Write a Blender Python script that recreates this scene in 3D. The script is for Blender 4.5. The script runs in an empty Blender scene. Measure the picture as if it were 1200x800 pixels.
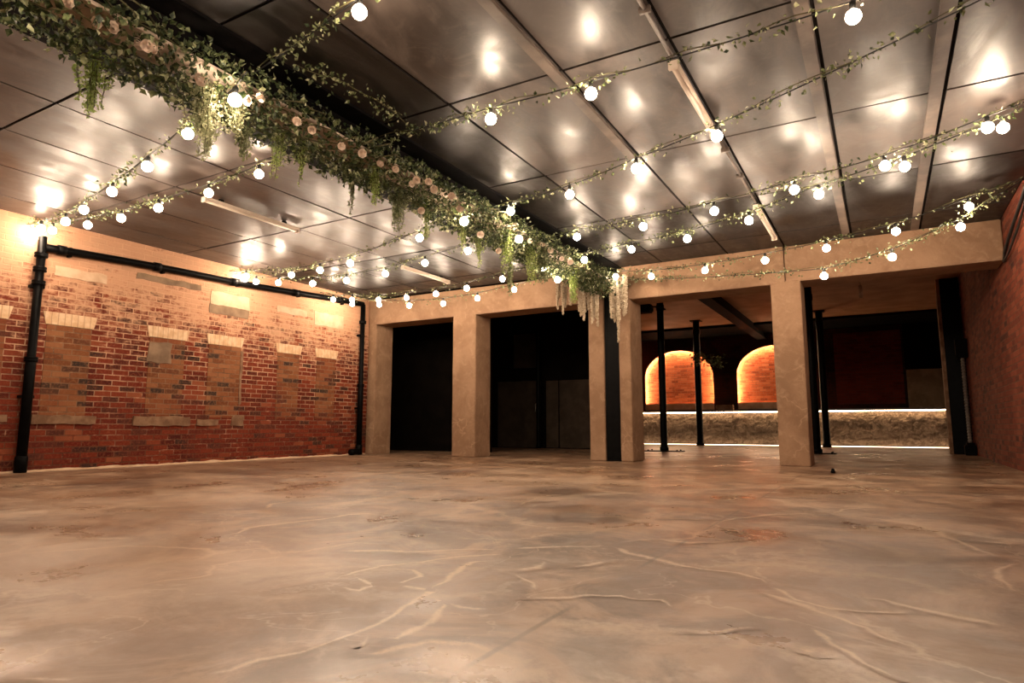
import bpy, math, random
from mathutils import Vector, Matrix, noise
random.seed(7)
PI = math.pi
C = bpy.context.scene.collection
sc = bpy.context.scene

# ------------------------------------------------------------------ node helpers
class NT:
    def __init__(s, name):
        s.m = bpy.data.materials.new(name); s.m.use_nodes = True
        s.t = s.m.node_tree; s.t.nodes.clear()
        s.out = s.n('ShaderNodeOutputMaterial')
    def n(s, ty, **kw):
        o = s.t.nodes.new(ty)
        for k, v in kw.items(): setattr(o, k, v)
        return o
    def l(s, a, b): s.t.links.new(a, b)
    def put(s, sock, v):
        if hasattr(v, 'links') or isinstance(v, bpy.types.NodeSocket): s.l(v, sock)
        else:
            try: sock.default_value = v
            except Exception:
                sock.default_value = (v[0], v[1], v[2], 1) if len(v) == 3 else v
    def math(s, op, a, b=None, c=None, clamp=False):
        o = s.n('ShaderNodeMath', operation=op); o.use_clamp = clamp
        s.put(o.inputs[0], a)
        if b is not None: s.put(o.inputs[1], b)
        if c is not None: s.put(o.inputs[2], c)
        return o.outputs[0]
    def pos(s):
        return s.n('ShaderNodeNewGeometry').outputs['Position']
    def obj(s):
        return s.n('ShaderNodeTexCoord').outputs['Object']
    def sep(s, v):
        o = s.n('ShaderNodeSeparateXYZ'); s.l(v, o.inputs[0]); return o.outputs
    def comb(s, x, y, z=0.0):
        o = s.n('ShaderNodeCombineXYZ')
        for i, v in enumerate((x, y, z)): s.put(o.inputs[i], v)
        return o.outputs[0]
    def noise(s, vec, scale, detail=4, rough=.55, dist=0.0, out='Fac'):
        o = s.n('ShaderNodeTexNoise')
        s.l(vec, o.inputs['Vector']); o.inputs['Scale'].default_value = scale
        o.inputs['Detail'].default_value = detail; o.inputs['Roughness'].default_value = rough
        o.inputs['Distortion'].default_value = dist
        return o.outputs[out]
    def vor(s, vec, scale, feature='DISTANCE_TO_EDGE', out='Distance'):
        o = s.n('ShaderNodeTexVoronoi', feature=feature)
        s.l(vec, o.inputs['Vector']); o.inputs['Scale'].default_value = scale
        return o.outputs[out]
    def vmath(s, op, a, b):
        o = s.n('ShaderNodeVectorMath', operation=op); s.put(o.inputs[0], a)
        if op == 'SCALE': s.put(o.inputs['Scale'], b)
        else: s.put(o.inputs[1], b)
        return o.outputs[0]
    def ss(s, v, a, b, lo=0.0, hi=1.0):
        o = s.n('ShaderNodeMapRange', interpolation_type='SMOOTHSTEP')
        s.put(o.inputs['Value'], v); s.put(o.inputs['From Min'], a); s.put(o.inputs['From Max'], b)
        s.put(o.inputs['To Min'], lo); s.put(o.inputs['To Max'], hi)
        return o.outputs[0]
    def mix(s, f, a, b, mode='MIX'):
        o = s.n('ShaderNodeMix', data_type='RGBA', blend_type=mode)
        s.put(o.inputs[0], f); s.put(o.inputs[6], a); s.put(o.inputs[7], b)
        return o.outputs[2]
    def ramp(s, f, stops, interp='LINEAR'):
        o = s.n('ShaderNodeValToRGB'); o.color_ramp.interpolation = interp
        e = o.color_ramp.elements
        while len(e) < len(stops): e.new(.5)
        for k, (p, c) in zip(e, stops):
            k.position = p; k.color = (c[0], c[1], c[2], 1)
        s.l(f, o.inputs[0]); return o.outputs[0]
    def bump(s, h, strength=.4, dist=.01):
        o = s.n('ShaderNodeBump'); o.inputs['Strength'].default_value = strength
        o.inputs['Distance'].default_value = dist; s.l(h, o.inputs['Height'])
        return o.outputs[0]
    def bsdf(s, color, rough=.6, spec=.5, metal=0.0, normal=None, **kw):
        b = s.n('ShaderNodeBsdfPrincipled')
        s.put(b.inputs['Base Color'], color); s.put(b.inputs['Roughness'], rough)
        s.put(b.inputs['Specular IOR Level'], spec); s.put(b.inputs['Metallic'], metal)
        if normal is not None: s.l(normal, b.inputs['Normal'])
        for k, v in kw.items(): s.put(b.inputs[k], v)
        s.l(b.outputs[0], s.out.inputs[0]); return b

def noisy_mat(name, c1, c2, scale=6, rough=.6, spec=.4, metal=0, bump=.2, bscale=30):
    t = NT(name); p = t.obj()
    col = t.mix(t.ss(t.noise(p, scale, 5), .35, .65), (*c1, 1), (*c2, 1))
    t.bsdf(col, rough, spec, metal, t.bump(t.noise(p, bscale, 4), bump, .005))
    return t.m

def emit_mat(name, col, strength):
    t = NT(name); e = t.n('ShaderNodeEmission')
    e.inputs[0].default_value = (*col, 1); e.inputs[1].default_value = strength
    t.l(e.outputs[0], t.out.inputs[0]); return t.m

BW, BH = .235, .081       # brick module
def brick_mat(name, axis, ramp, mortar, wash=None, wash_from=2.0, wash_to=3.6, wash_amt=.6, dark=0.0, stain=True, amp=1.0, mortar_low=None):
    """axis 'y' for a wall in the YZ plane, 'x' for a wall in the XZ plane"""
    t = NT(name); p = t.pos(); X, Y, Z = t.sep(p)
    h = Y if axis == 'y' else X
    wob = t.noise(p, 5, 2)
    v = t.comb(t.math('ADD', h, t.math('MULTIPLY', wob, .02)), t.math('ADD', Z, t.math('MULTIPLY', wob, .012)), 0)
    b = t.n('ShaderNodeTexBrick'); t.l(v, b.inputs['Vector'])
    b.inputs['Scale'].default_value = 1; b.inputs['Brick Width'].default_value = BW
    b.inputs['Row Height'].default_value = BH; b.inputs['Mortar Size'].default_value = .0085
    b.inputs['Mortar Smooth'].default_value = .3
    b.inputs['Color1'].default_value = (0, 0, 0, 1); b.inputs['Color2'].default_value = (1, 1, 1, 1)
    b.inputs['Mortar'].default_value = (.5, .5, .5, 1); b.offset = .5
    rnd = b.outputs['Color']; mf = b.outputs['Fac']
    col = t.ramp(rnd, ramp)
    fine = t.noise(p, 26, 4, .7)
    col = t.mix(t.ss(fine, .45, .7, 0, .45), col, (ramp[-1][1][0]*1.1, ramp[-1][1][1]*1.2, ramp[-1][1][2]*1.2, 1))
    if stain:
        big = t.noise(p, .9, 4, .6)
        col = t.mix(t.ss(big, .44, .60, 0, .75), col, t.mix(.5, col, (.17, .030, .014, 1)))
    mtop = (*mortar, 1)
    if mortar_low: mtop = t.mix(t.ss(t.math('ADD', Z, t.math('MULTIPLY', t.noise(p, 1.4, 5, .65), 2.6)), 1.5, 3.2), (*mortar_low, 1), (*mortar, 1))
    mcol = t.mix(t.ss(t.noise(p, 3, 3), .4, .65), mtop, t.mix(.6, mtop, (.05, .02, .012, 1)))
    mcov = t.math('MULTIPLY', mf, t.ss(t.noise(p, 7, 3), .3, .5, .35, 1))
    col = t.mix(mcov, col, mcol)
    if wash:
        hgt = t.ss(Z, wash_from, wash_to)
        n1 = t.noise(p, 2.2, 6, .65); n2 = t.noise(v, 17, 3, .6); n3w = t.noise(t.vmath('MULTIPLY', v, (4.0, 12.0, 1)), 1.0, 4, .7)
        w = t.math('ADD', t.math('MULTIPLY', hgt, .62), t.math('MULTIPLY', t.math('ADD', n1, t.math('MULTIPLY', n2, .7)), .75))
        w = t.math('ADD', w, t.math('MULTIPLY', mf, .14))
        w = t.ss(t.math('ADD', w, t.math('MULTIPLY', t.math('SUBTRACT', n3w, .5), 1.0)), .80, 1.18, 0, wash_amt)
        col = t.mix(w, col, (*wash, 1))
    hh = t.math('SUBTRACT', t.math('MULTIPLY', fine, .5), mf)
    t.bsdf(col, .85, .2, 0, t.bump(hh, .55 * amp, .012))
    return t.m

RED = [(0, (.030, .014, .011)), (.07, (.04, .018, .013)), (.12, (.05, .007, .005)), (.5, (.118, .012, .005)), (.85, (.18, .028, .011)), (1, (.26, .080, .034))]
M = {}
M['brick_left'] = brick_mat('limewashed_red_brick', 'y', RED, (.50, .31, .19), wash=(.60, .34, .205), wash_from=1.0, wash_to=3.4, wash_amt=.82, mortar_low=(.13, .047, .023))
DRK = [(0, (.03, .012, .010)), (.2, (.09, .018, .010)), (.6, (.15, .030, .014)), (1, (.20, .055, .026))]
M['brick_right'] = brick_mat('dark_red_brick', 'y', DRK, (.12, .05, .028), wash=(.28, .14, .08), wash_from=2, wash_to=6, wash_amt=.5)
M['brick_dark'] = brick_mat('brown_black_brick_backwall', 'x', [(0, (.012, .006, .005)), (.5, (.025, .009, .006)), (1, (.035, .012, .008))], (.025, .014, .010))  # brown-black brick of the arch wall and back walls
M['brick_bar'] = brick_mat('deep_red_brick_panel', 'x', [(0, (.08, .010, .006)), (.5, (.14, .014, .007)), (1, (.18, .025, .012))], (.12, .04, .025))
M['brick_niche'] = brick_mat('orange_niche_brick', 'x', [(0, (.20, .035, .012)), (.5, (.38, .075, .022)), (1, (.48, .13, .045))], (.34, .12, .05), stain=False)
INF = [(0, (.03, .018, .014)), (.13, (.045, .025, .018)), (.20, (.14, .045, .017)), (.6, (.21, .074, .028)), (1, (.27, .115, .050))]
M['brick_infill'] = brick_mat('brown_infill_brick', 'y', INF, (.22, .12, .065), wash=(.5, .32, .18), wash_from=2.2, wash_to=5, wash_amt=.6)
M['brick_side'] = brick_mat('brick_seen_on_side_wall', 'y', RED, (.3, .17, .1))

def lintel_mat():
    t = NT('pale_gauged_brick'); p = t.pos(); X, Y, Z = t.sep(p)
    fr = t.math('FRACT', t.math('DIVIDE', Y, .085))
    j = t.ss(t.math('ABSOLUTE', t.math('SUBTRACT', fr, .5)), .40, .49)
    base = t.mix(t.ss(t.noise(p, 9, 4), .35, .65), (.60, .38, .22, 1), (.72, .52, .34, 1))
    col = t.mix(t.math('MULTIPLY', j, .6), base, (.36, .20, .11, 1))
    t.bsdf(col, .85, .2, 0, t.bump(t.math('MULTIPLY', j, -1.0), .5, .01)); return t.m
M['lintel'] = lintel_mat()
M['sill'] = noisy_mat('weathered_stone_sill', (.15, .08, .045), (.27, .16, .095), 5, .85, .2, 0, .6, 20)
M['plaster'] = noisy_mat('pale_plaster_patch', (.50, .33, .21), (.62, .44, .30), 4, .85, .2, 0, .5, 18)
M['plaster_grey'] = noisy_mat('grey_cement_patch', (.17, .11, .07), (.27, .18, .115), 4, .85, .2, 0, .5, 18)

def concrete_mat(name, c1, c2, c3):
    t = NT(name); p = t.pos()
    a = t.noise(p, 1.6, 6, .65, .4); b = t.noise(p, 7, 6, .7, .8)
    col = t.mix(t.ss(a, .38, .64), (*c1, 1), (*c2, 1))
    col = t.mix(t.ss(b, .48, .72, 0, .55), col, (*c3, 1))
    q = t.vmath('ADD', p, t.vmath('SCALE', t.noise(p, 2.5, 3, .6, 0, 'Color'), .5))
    e = t.ss(t.vor(q, 2.4), .0, .035, 1, 0)
    X, Y, Z = t.sep(p)
    msk = t.math('MULTIPLY', e, t.math('MULTIPLY', t.ss(t.noise(p, 2, 2), .47, .6), t.ss(Z, 2.4, .6)))
    col = t.mix(t.math('MULTIPLY', msk, .5), col, (c3[0]*1.2, c3[1]*1.2, c3[2]*1.2, 1))
    hh = t.math('ADD', b, t.math('MULTIPLY', t.noise(p, 60, 3), .4))
    t.bsdf(col, .8, .25, 0, t.bump(hh, .35, .012)); return t.m
M['concrete'] = concrete_mat('trowelled_brown_concrete', (.23, .135, .078), (.31, .190, .115), (.38, .25, .16))
M['concrete_block'] = concrete_mat('ochre_render_panel', (.20, .13, .07), (.30, .20, .11), (.36, .25, .15))

def bar_mat():
    t = NT('rough_sprayed_bar_render'); p = t.pos()
    a = t.noise(p, 5, 7, .7, 1.2); b = t.noise(p, 17, 5, .7, .6)
    col = t.mix(t.ss(a, .4, .62), (.20, .14, .095, 1), (.36, .27, .19, 1))
    t.bsdf(col, .75, .3, 0, t.bump(t.math('ADD', a, t.math('MULTIPLY', b, .6)), 1.0, .12)); return t.m
M['bar_front'] = bar_mat()

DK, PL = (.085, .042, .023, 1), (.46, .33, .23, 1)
STAINS_AND_SHADE = [(-.2, 9.7, 1.9, .45, .7, DK), (-.22, 3.7, .6, .8, .3, DK), (-.9, 2.6, .18, .2, .45, DK), (-7.9, 7.4, 1.8, 3.0, .5, DK), (-4.6, 9.8, 3.2, .7, .5, DK),
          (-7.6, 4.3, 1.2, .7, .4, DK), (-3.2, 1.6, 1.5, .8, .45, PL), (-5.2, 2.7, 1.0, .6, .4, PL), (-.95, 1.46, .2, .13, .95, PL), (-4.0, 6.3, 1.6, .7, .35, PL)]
def floor_mat():
    t = NT('polished_marbled_concrete_floor'); p = t.pos(); X, Y, Z = t.sep(p)
    warp = t.vmath('SCALE', t.vmath('SUBTRACT', t.noise(p, .6, 7, .62, 0, 'Color'), (.5, .5, .5)), 2.0)
    q = t.vmath('ADD', p, warp)
    n1 = t.noise(q, .5, 6, .62, .5); n2 = t.noise(p, 1.7, 7, .68, 1.0); n3 = t.noise(p, 9, 5, .7)
    col = t.mix(t.ss(n1, .38, .62), (.088, .042, .021, 1), (.215, .117, .064, 1))
    col = t.mix(t.ss(n2, .45, .62, 0, .85), col, (.345, .208, .124, 1))
    col = t.mix(t.ss(n2, .50, .28, 0, .22), col, (.085, .045, .026, 1))
    col = t.mix(t.ss(n3, .4, .75, 0, .25), col, (.34, .25, .18, 1))
    # mineral veins: puddle outlines and cracks
    vein = None
    for sc_, amt, w, seed, th in ((.40, 1.0, .016, 0, .42), (.28, .9, .032, 31, .47), (.95, .6, .018, 12, .50), (.62, .7, .014, 77, .47)):
        off = t.vmath('ADD', q, (seed, seed * .7, 0))
        fl = t.n('ShaderNodeVectorMath', operation='MULTIPLY'); t.l(off, fl.inputs[0]); fl.inputs[1].default_value = (1, 1, 0)
        d = t.vor(fl.outputs[0], sc_)
        wv = t.math('MULTIPLY', t.ss(t.noise(off, 2.3, 3), .3, .75, .3, 2.6), w)
        core = t.math('SUBTRACT', 1.0, t.ss(d, t.math('MULTIPLY', wv, .15), wv))
        halo = t.math('MULTIPLY', t.math('SUBTRACT', 1.0, t.ss(d, 0.0, t.math('MULTIPLY', wv, 5))), .22)
        e = t.math('MULTIPLY', t.math('MAXIMUM', core, halo), t.ss(t.noise(off, .8, 3), th - .06, th + .10, 0, amt))
        vein = e if vein is None else t.math('MAXIMUM', vein, e)
    ctn = t.noise(t.vmath('ADD', p, (5.3, 2.1, 0)), .62, 5, .6, .9)
    ct = t.math('SUBTRACT', 1.0, t.ss(t.math('ABSOLUTE', t.math('SUBTRACT', ctn, .53)), .001, .006))
    ct = t.math('MULTIPLY', ct, t.ss(t.noise(p, 1.1, 3), .40, .52, 0, .75))
    vein = t.math('MAXIMUM', vein, ct)
    an = t.n('ShaderNodeAttribute'); an.attribute_name = 'vein'
    av = t.math('ADD', an.outputs['Fac'], t.math('MULTIPLY', t.math('SUBTRACT', t.noise(p, 16, 5, .7), .5), t.math('MULTIPLY', an.outputs['Fac'], 2.4)))
    vein = t.math('MAXIMUM', t.math('MULTIPLY', vein, .62), t.ss(av, .12, .85, 0, 1))
    grit = t.ss(t.noise(p, 38, 4, .75), .35, .62, .6, 1)
    col = t.mix(t.math('MULTIPLY', vein, t.math('MULTIPLY', grit, .85)), col, (.58, .43, .30, 1))
    # stains and pale patches; wide far-left dark zones paint in dim reflections, ragged outlines
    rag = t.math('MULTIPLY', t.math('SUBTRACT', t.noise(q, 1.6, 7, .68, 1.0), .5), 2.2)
    for cx_, cy_, rx, ry, st_, c_ in STAINS_AND_SHADE:
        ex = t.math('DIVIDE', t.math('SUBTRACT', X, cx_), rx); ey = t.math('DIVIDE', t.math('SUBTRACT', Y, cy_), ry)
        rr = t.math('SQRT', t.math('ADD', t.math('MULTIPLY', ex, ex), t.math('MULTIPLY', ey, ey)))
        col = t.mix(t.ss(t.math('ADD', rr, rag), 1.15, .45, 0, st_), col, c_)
    # straight saw cut
    cut = t.math('SUBTRACT', 1.0, t.ss(t.math('ABSOLUTE', t.math('ADD', t.math('ADD', X, .95), t.math('MULTIPLY', t.noise(p, 9, 2), .006))), .004, .016))
    cut = t.math('MULTIPLY', cut, t.ss(t.noise(t.comb(0.0, Y, 4.0), 1.0, 2), .42, .52, 0, .6))
    col = t.mix(cut, col, (.07, .042, .026, 1))
    pit = t.math('MULTIPLY', t.ss(t.noise(p, 55, 2), .70, .76), t.ss(t.noise(p, 1.4, 2), .48, .6))
    col = t.mix(t.math('MULTIPLY', pit, .8), col, (.08, .045, .028, 1))
    rough = t.ss(t.noise(q, 1.2, 5, .6), .3, .7, .25, .50)
    t.bsdf(col, rough, .48, 0, t.bump(t.math('SUBTRACT', t.math('ADD', t.math('MULTIPLY', n2, .6), t.math('MULTIPLY', n3, .12)), t.math('MULTIPLY', pit, .4)), .12, .02))
    return t.m
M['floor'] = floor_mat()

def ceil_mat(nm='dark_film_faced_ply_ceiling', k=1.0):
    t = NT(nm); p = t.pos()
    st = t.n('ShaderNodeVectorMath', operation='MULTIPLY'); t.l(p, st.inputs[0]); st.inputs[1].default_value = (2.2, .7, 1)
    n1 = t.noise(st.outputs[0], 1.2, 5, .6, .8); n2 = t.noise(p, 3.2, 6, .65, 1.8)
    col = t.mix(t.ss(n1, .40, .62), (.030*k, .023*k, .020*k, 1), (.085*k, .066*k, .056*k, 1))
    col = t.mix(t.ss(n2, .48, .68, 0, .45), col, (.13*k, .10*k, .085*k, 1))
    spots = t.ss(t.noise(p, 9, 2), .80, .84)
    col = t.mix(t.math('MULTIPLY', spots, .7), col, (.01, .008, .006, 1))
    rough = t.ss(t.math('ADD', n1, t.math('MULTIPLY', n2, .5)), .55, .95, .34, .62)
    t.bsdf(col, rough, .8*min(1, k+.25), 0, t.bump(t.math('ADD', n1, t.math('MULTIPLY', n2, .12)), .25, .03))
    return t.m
M['ceiling'] = ceil_mat(); M['ceiling_shade'] = ceil_mat('shade_darkened_ply_ceiling', .25)  # darker copy: painted shade beside the girder, also on the far rows
M['joint'] = noisy_mat('black_joint', (.006, .005, .005), (.010, .008, .008), 5, .9, .1)
M['batten'] = noisy_mat('grey_painted_batten', (.10, .078, .064), (.16, .125, .10), 4, .5, .5)
M['black_iron'] = noisy_mat('black_painted_cast_iron', (.0012, .0012, .0013), (.0030, .0028, .0028), 12, .45, .06, 0, .3, 25)
M['black'] = noisy_mat('matt_black_paint', (.003, .003, .003), (.005, .004, .004), 6, .8, .05)
M['black_wall'] = noisy_mat('charcoal_painted_wall', (.004, .003, .0025), (.007, .005, .004), 3, .9, .04)
M['charcoal_board'] = noisy_mat('charcoal_board', (.040, .029, .020), (.060, .043, .030), 3, .8, .15)
M['white_strip'] = noisy_mat('white_enamel_fitting', (.62, .52, .43), (.70, .60, .50), 5, .45, .4)
M['wood'] = noisy_mat('weathered_pale_timber', (.34, .27, .21), (.56, .46, .37), 9, .7, .3, 0, .5, 30)
M['ply'] = noisy_mat('brown_ply_ceiling', (.30, .15, .07), (.42, .23, .12), 1.5, .6, .4)
M['ply_edge'] = noisy_mat('orange_timber_edge', (.34, .14, .05), (.42, .19, .08), 3, .7, .3)
M['cable'] = noisy_mat('black_rubber_cable', (.006, .006, .006), (.012, .012, .012), 9, .5, .4)
M['socket'] = noisy_mat('black_lamp_socket', (.01, .01, .01), (.02, .02, .02), 9, .4, .5)
M['stem'] = noisy_mat('brown_green_stem', (.05, .045, .02), (.10, .09, .035), 20, .7, .3)
M['steel_bright'] = noisy_mat('brushed_steel', (.45, .42, .38), (.6, .56, .5), 20, .35, .5, .9)
M['stone_top'] = noisy_mat('dark_stone_counter', (.05, .035, .025), (.08, .055, .04), 8, .35, .5)
WARM = (1.0, .80, .60)
M['bulb'] = emit_mat('glowing_bulb_glass', (1.0, .77, .56), 215)
M['led'] = emit_mat('warm_led_strip', (1.0, .66, .38), 24)
M['led_soft'] = emit_mat('warm_led_floor_strip', (1.0, .68, .42), 7)
M['led_niche'] = emit_mat('amber_led_tape', (1.0, .66, .38), 330)
M['spot'] = emit_mat('lit_spot_lens', (1.0, .72, .48), 30)

def leaf_mat(name, c1, c2, c3):
    t = NT(name); p = t.pos()
    col = t.ramp(t.noise(p, 26, 2, .5), [(.30, c1), (.5, c2), (.68, c3)])
    b = t.bsdf(col, .5, .4)
    tr = t.n('ShaderNodeBsdfTranslucent'); t.l(col, tr.inputs[0])
    mx = t.n('ShaderNodeMixShader'); mx.inputs[0].default_value = .3
    t.l(b.outputs[0], mx.inputs[1]); t.l(tr.outputs[0], mx.inputs[2]); t.l(mx.outputs[0], t.out.inputs[0])
    return t.m
M['leaf_dark'] = leaf_mat('mixed_ivy_leaf', (.008, .016, .005), (.028, .046, .014), (.14, .16, .065))
M['leaf_mid'] = leaf_mat('variegated_ivy_leaf', (.06, .08, .03), (.16, .19, .08), (.36, .37, .22))
M['leaf_bright'] = leaf_mat('fresh_fern_leaf', (.10, .17, .03), (.24, .33, .07), (.42, .48, .18))
M['leaf_pale'] = leaf_mat('pale_silver_leaf', (.22, .25, .12), (.40, .42, .24), (.62, .62, .42))
M['amaranth'] = leaf_mat('cream_tassel_flower', (.45, .34, .22), (.66, .55, .40), (.80, .72, .58))
M['petal'] = noisy_mat('cream_peach_petal', (.85, .70, .58), (.92, .82, .72), 30, .6, .3, 0, .1)

# ------------------------------------------------------------------ mesh helpers
class MB:
    def __init__(s): s.v = []; s.f = []; s.mi = []
    def add(s, vs, fs, mi=0):
        o = len(s.v); s.v += [tuple(v) for v in vs]; s.f += [tuple(i + o for i in f) for f in fs]; s.mi += [mi] * len(fs)
    def box(s, a, b, mi=0, bev=0.0):
        (x0, y0, z0), (x1, y1, z1) = a, b
        if bev <= 0:
            vs = [(x, y, z) for x in (x0, x1) for y in (y0, y1) for z in (z0, z1)]
            s.add(vs, [(0, 1, 3, 2), (4, 6, 7, 5), (0, 4, 5, 1), (2, 3, 7, 6), (0, 2, 6, 4), (1, 5, 7, 3)], mi); return
        import bmesh
        bm = bmesh.new(); bmesh.ops.create_cube(bm, size=1)
        for v in bm.verts: v.co = Vector(((x0+x1)/2 + v.co.x*(x1-x0), (y0+y1)/2 + v.co.y*(y1-y0), (z0+z1)/2 + v.co.z*(z1-z0)))
        bmesh.ops.bevel(bm, geom=bm.edges[:], offset=bev, segments=2, affect='EDGES')
        bm.verts.index_update(); s.add([v.co[:] for v in bm.verts], [[v.index for v in f.verts] for f in bm.faces], mi); bm.free()
    def tube(s, pts, r, n=10, caps=True, mi=0):
        pts = [Vector(p) for p in pts]; rs = r if isinstance(r, (list, tuple)) else [r] * len(pts)
        vs = []; fs = []; ref = None
        for i, p in enumerate(pts):
            d = (pts[min(i+1, len(pts)-1)] - pts[max(i-1, 0)])
            if d.length < 1e-7: d = Vector((0, 0, 1))
            d.normalize()
            if ref is None:
                ref = Vector((0, 0, 1)) if abs(d.z) < .9 else Vector((1, 0, 0))
            u = d.cross(ref)
            if u.length < 1e-4: u = d.cross(Vector((1, 0, 0)))
            u.normalize(); w = u.cross(d); ref = w
            for k in range(n):
                a = 2*PI*k/n; vs.append(p + u*math.cos(a)*rs[i] + w*math.sin(a)*rs[i])
        for i in range(len(pts)-1):
            for k in range(n):
                fs.append((i*n+k, i*n+(k+1) % n, (i+1)*n+(k+1) % n, (i+1)*n+k))
        if caps: fs.append(tuple(range(n))[::-1]); fs.append(tuple((len(pts)-1)*n+k for k in range(n)))
        s.add(vs, fs, mi)
    def lathe(s, prof, c=(0, 0, 0), n=16, mi=0):
        vs = [(c[0]+r*math.cos(2*PI*k/n), c[1]+r*math.sin(2*PI*k/n), c[2]+z) for r, z in prof for k in range(n)]
        fs = [(i*n+k, i*n+(k+1) % n, (i+1)*n+(k+1) % n, (i+1)*n+k) for i in range(len(prof)-1) for k in range(n)]
        fs.append(tuple(range(n))[::-1]); fs.append(tuple((len(prof)-1)*n+k for k in range(n)))
        s.add(vs, fs, mi)
    def leaf(s, p, d, up, L, W, mi=0):
        d = d.normalized(); sd = d.cross(up)
        if sd.length < 1e-4: sd = Vector((1, 0, 0))
        sd.normalize(); nn = sd.cross(d)
        a = p; b = p + d*L*.4 + sd*W*.5 + nn*W*.15; c = p + d*L*.4 - sd*W*.5 + nn*W*.15; m = p + d*L*.45 - nn*W*.08; e = p + d*L - nn*L*.12
        s.add([a, b, c, m, e], [(0, 1, 3), (0, 3, 2), (1, 4, 3), (3, 4, 2)], mi)
    def mesh(s, name, mats, smooth=False):
        me = bpy.data.meshes.new(name); me.from_pydata(s.v, [], s.f)
        mats = mats if isinstance(mats, (list, tuple)) else [mats]
        for m in mats: me.materials.append(m)
        if any(s.mi): me.polygons.foreach_set('material_index', s.mi)
        if smooth: me.polygons.foreach_set('use_smooth', [True]*len(me.polygons))
        me.update(); return me
    def build(s, name, mats, parent=None, smooth=False, loc=None):
        o = bpy.data.objects.new(name, s.mesh(name, mats, smooth)); C.objects.link(o)
        if parent: o.parent = parent; o.matrix_parent_inverse = Matrix.Translation(parent.location).inverted()
        if loc: o.location = loc
        return o

def tag(o, label, cat, group=None):
    o['label'] = label; o['category'] = cat
    if group: o['group'] = group
    return o
def struct(o): o['kind'] = 'structure'; return o
def thing(name, loc, label, cat, group=None):
    o = bpy.data.objects.new(name, None); o.location = loc; o.empty_display_size = .1; C.objects.link(o)
    return tag(o, label, cat, group)
def sbox(name, a, b, m, bev=0): mb = MB(); mb.box(a, b, 0, bev); return struct(mb.build(name, m))

# ------------------------------------------------------------------ camera
f_px, pitch, yaw = 755.0, math.atan(100/755), math.radians(29.8)
cam = bpy.data.cameras.new('camera'); co = bpy.data.objects.new('camera', cam); C.objects.link(co)
cam.sensor_width = 36; cam.lens = f_px/1200*36; cam.clip_start = .05
co.location = (0, 0, .6); co.rotation_euler = (PI/2 + pitch, 0, yaw)
sc.camera = co

# ------------------------------------------------------------------ room shell
XL, XR, YC, ZC = -10.0, 1.6, 10.9, 3.46
ZB = 3.95
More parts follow.
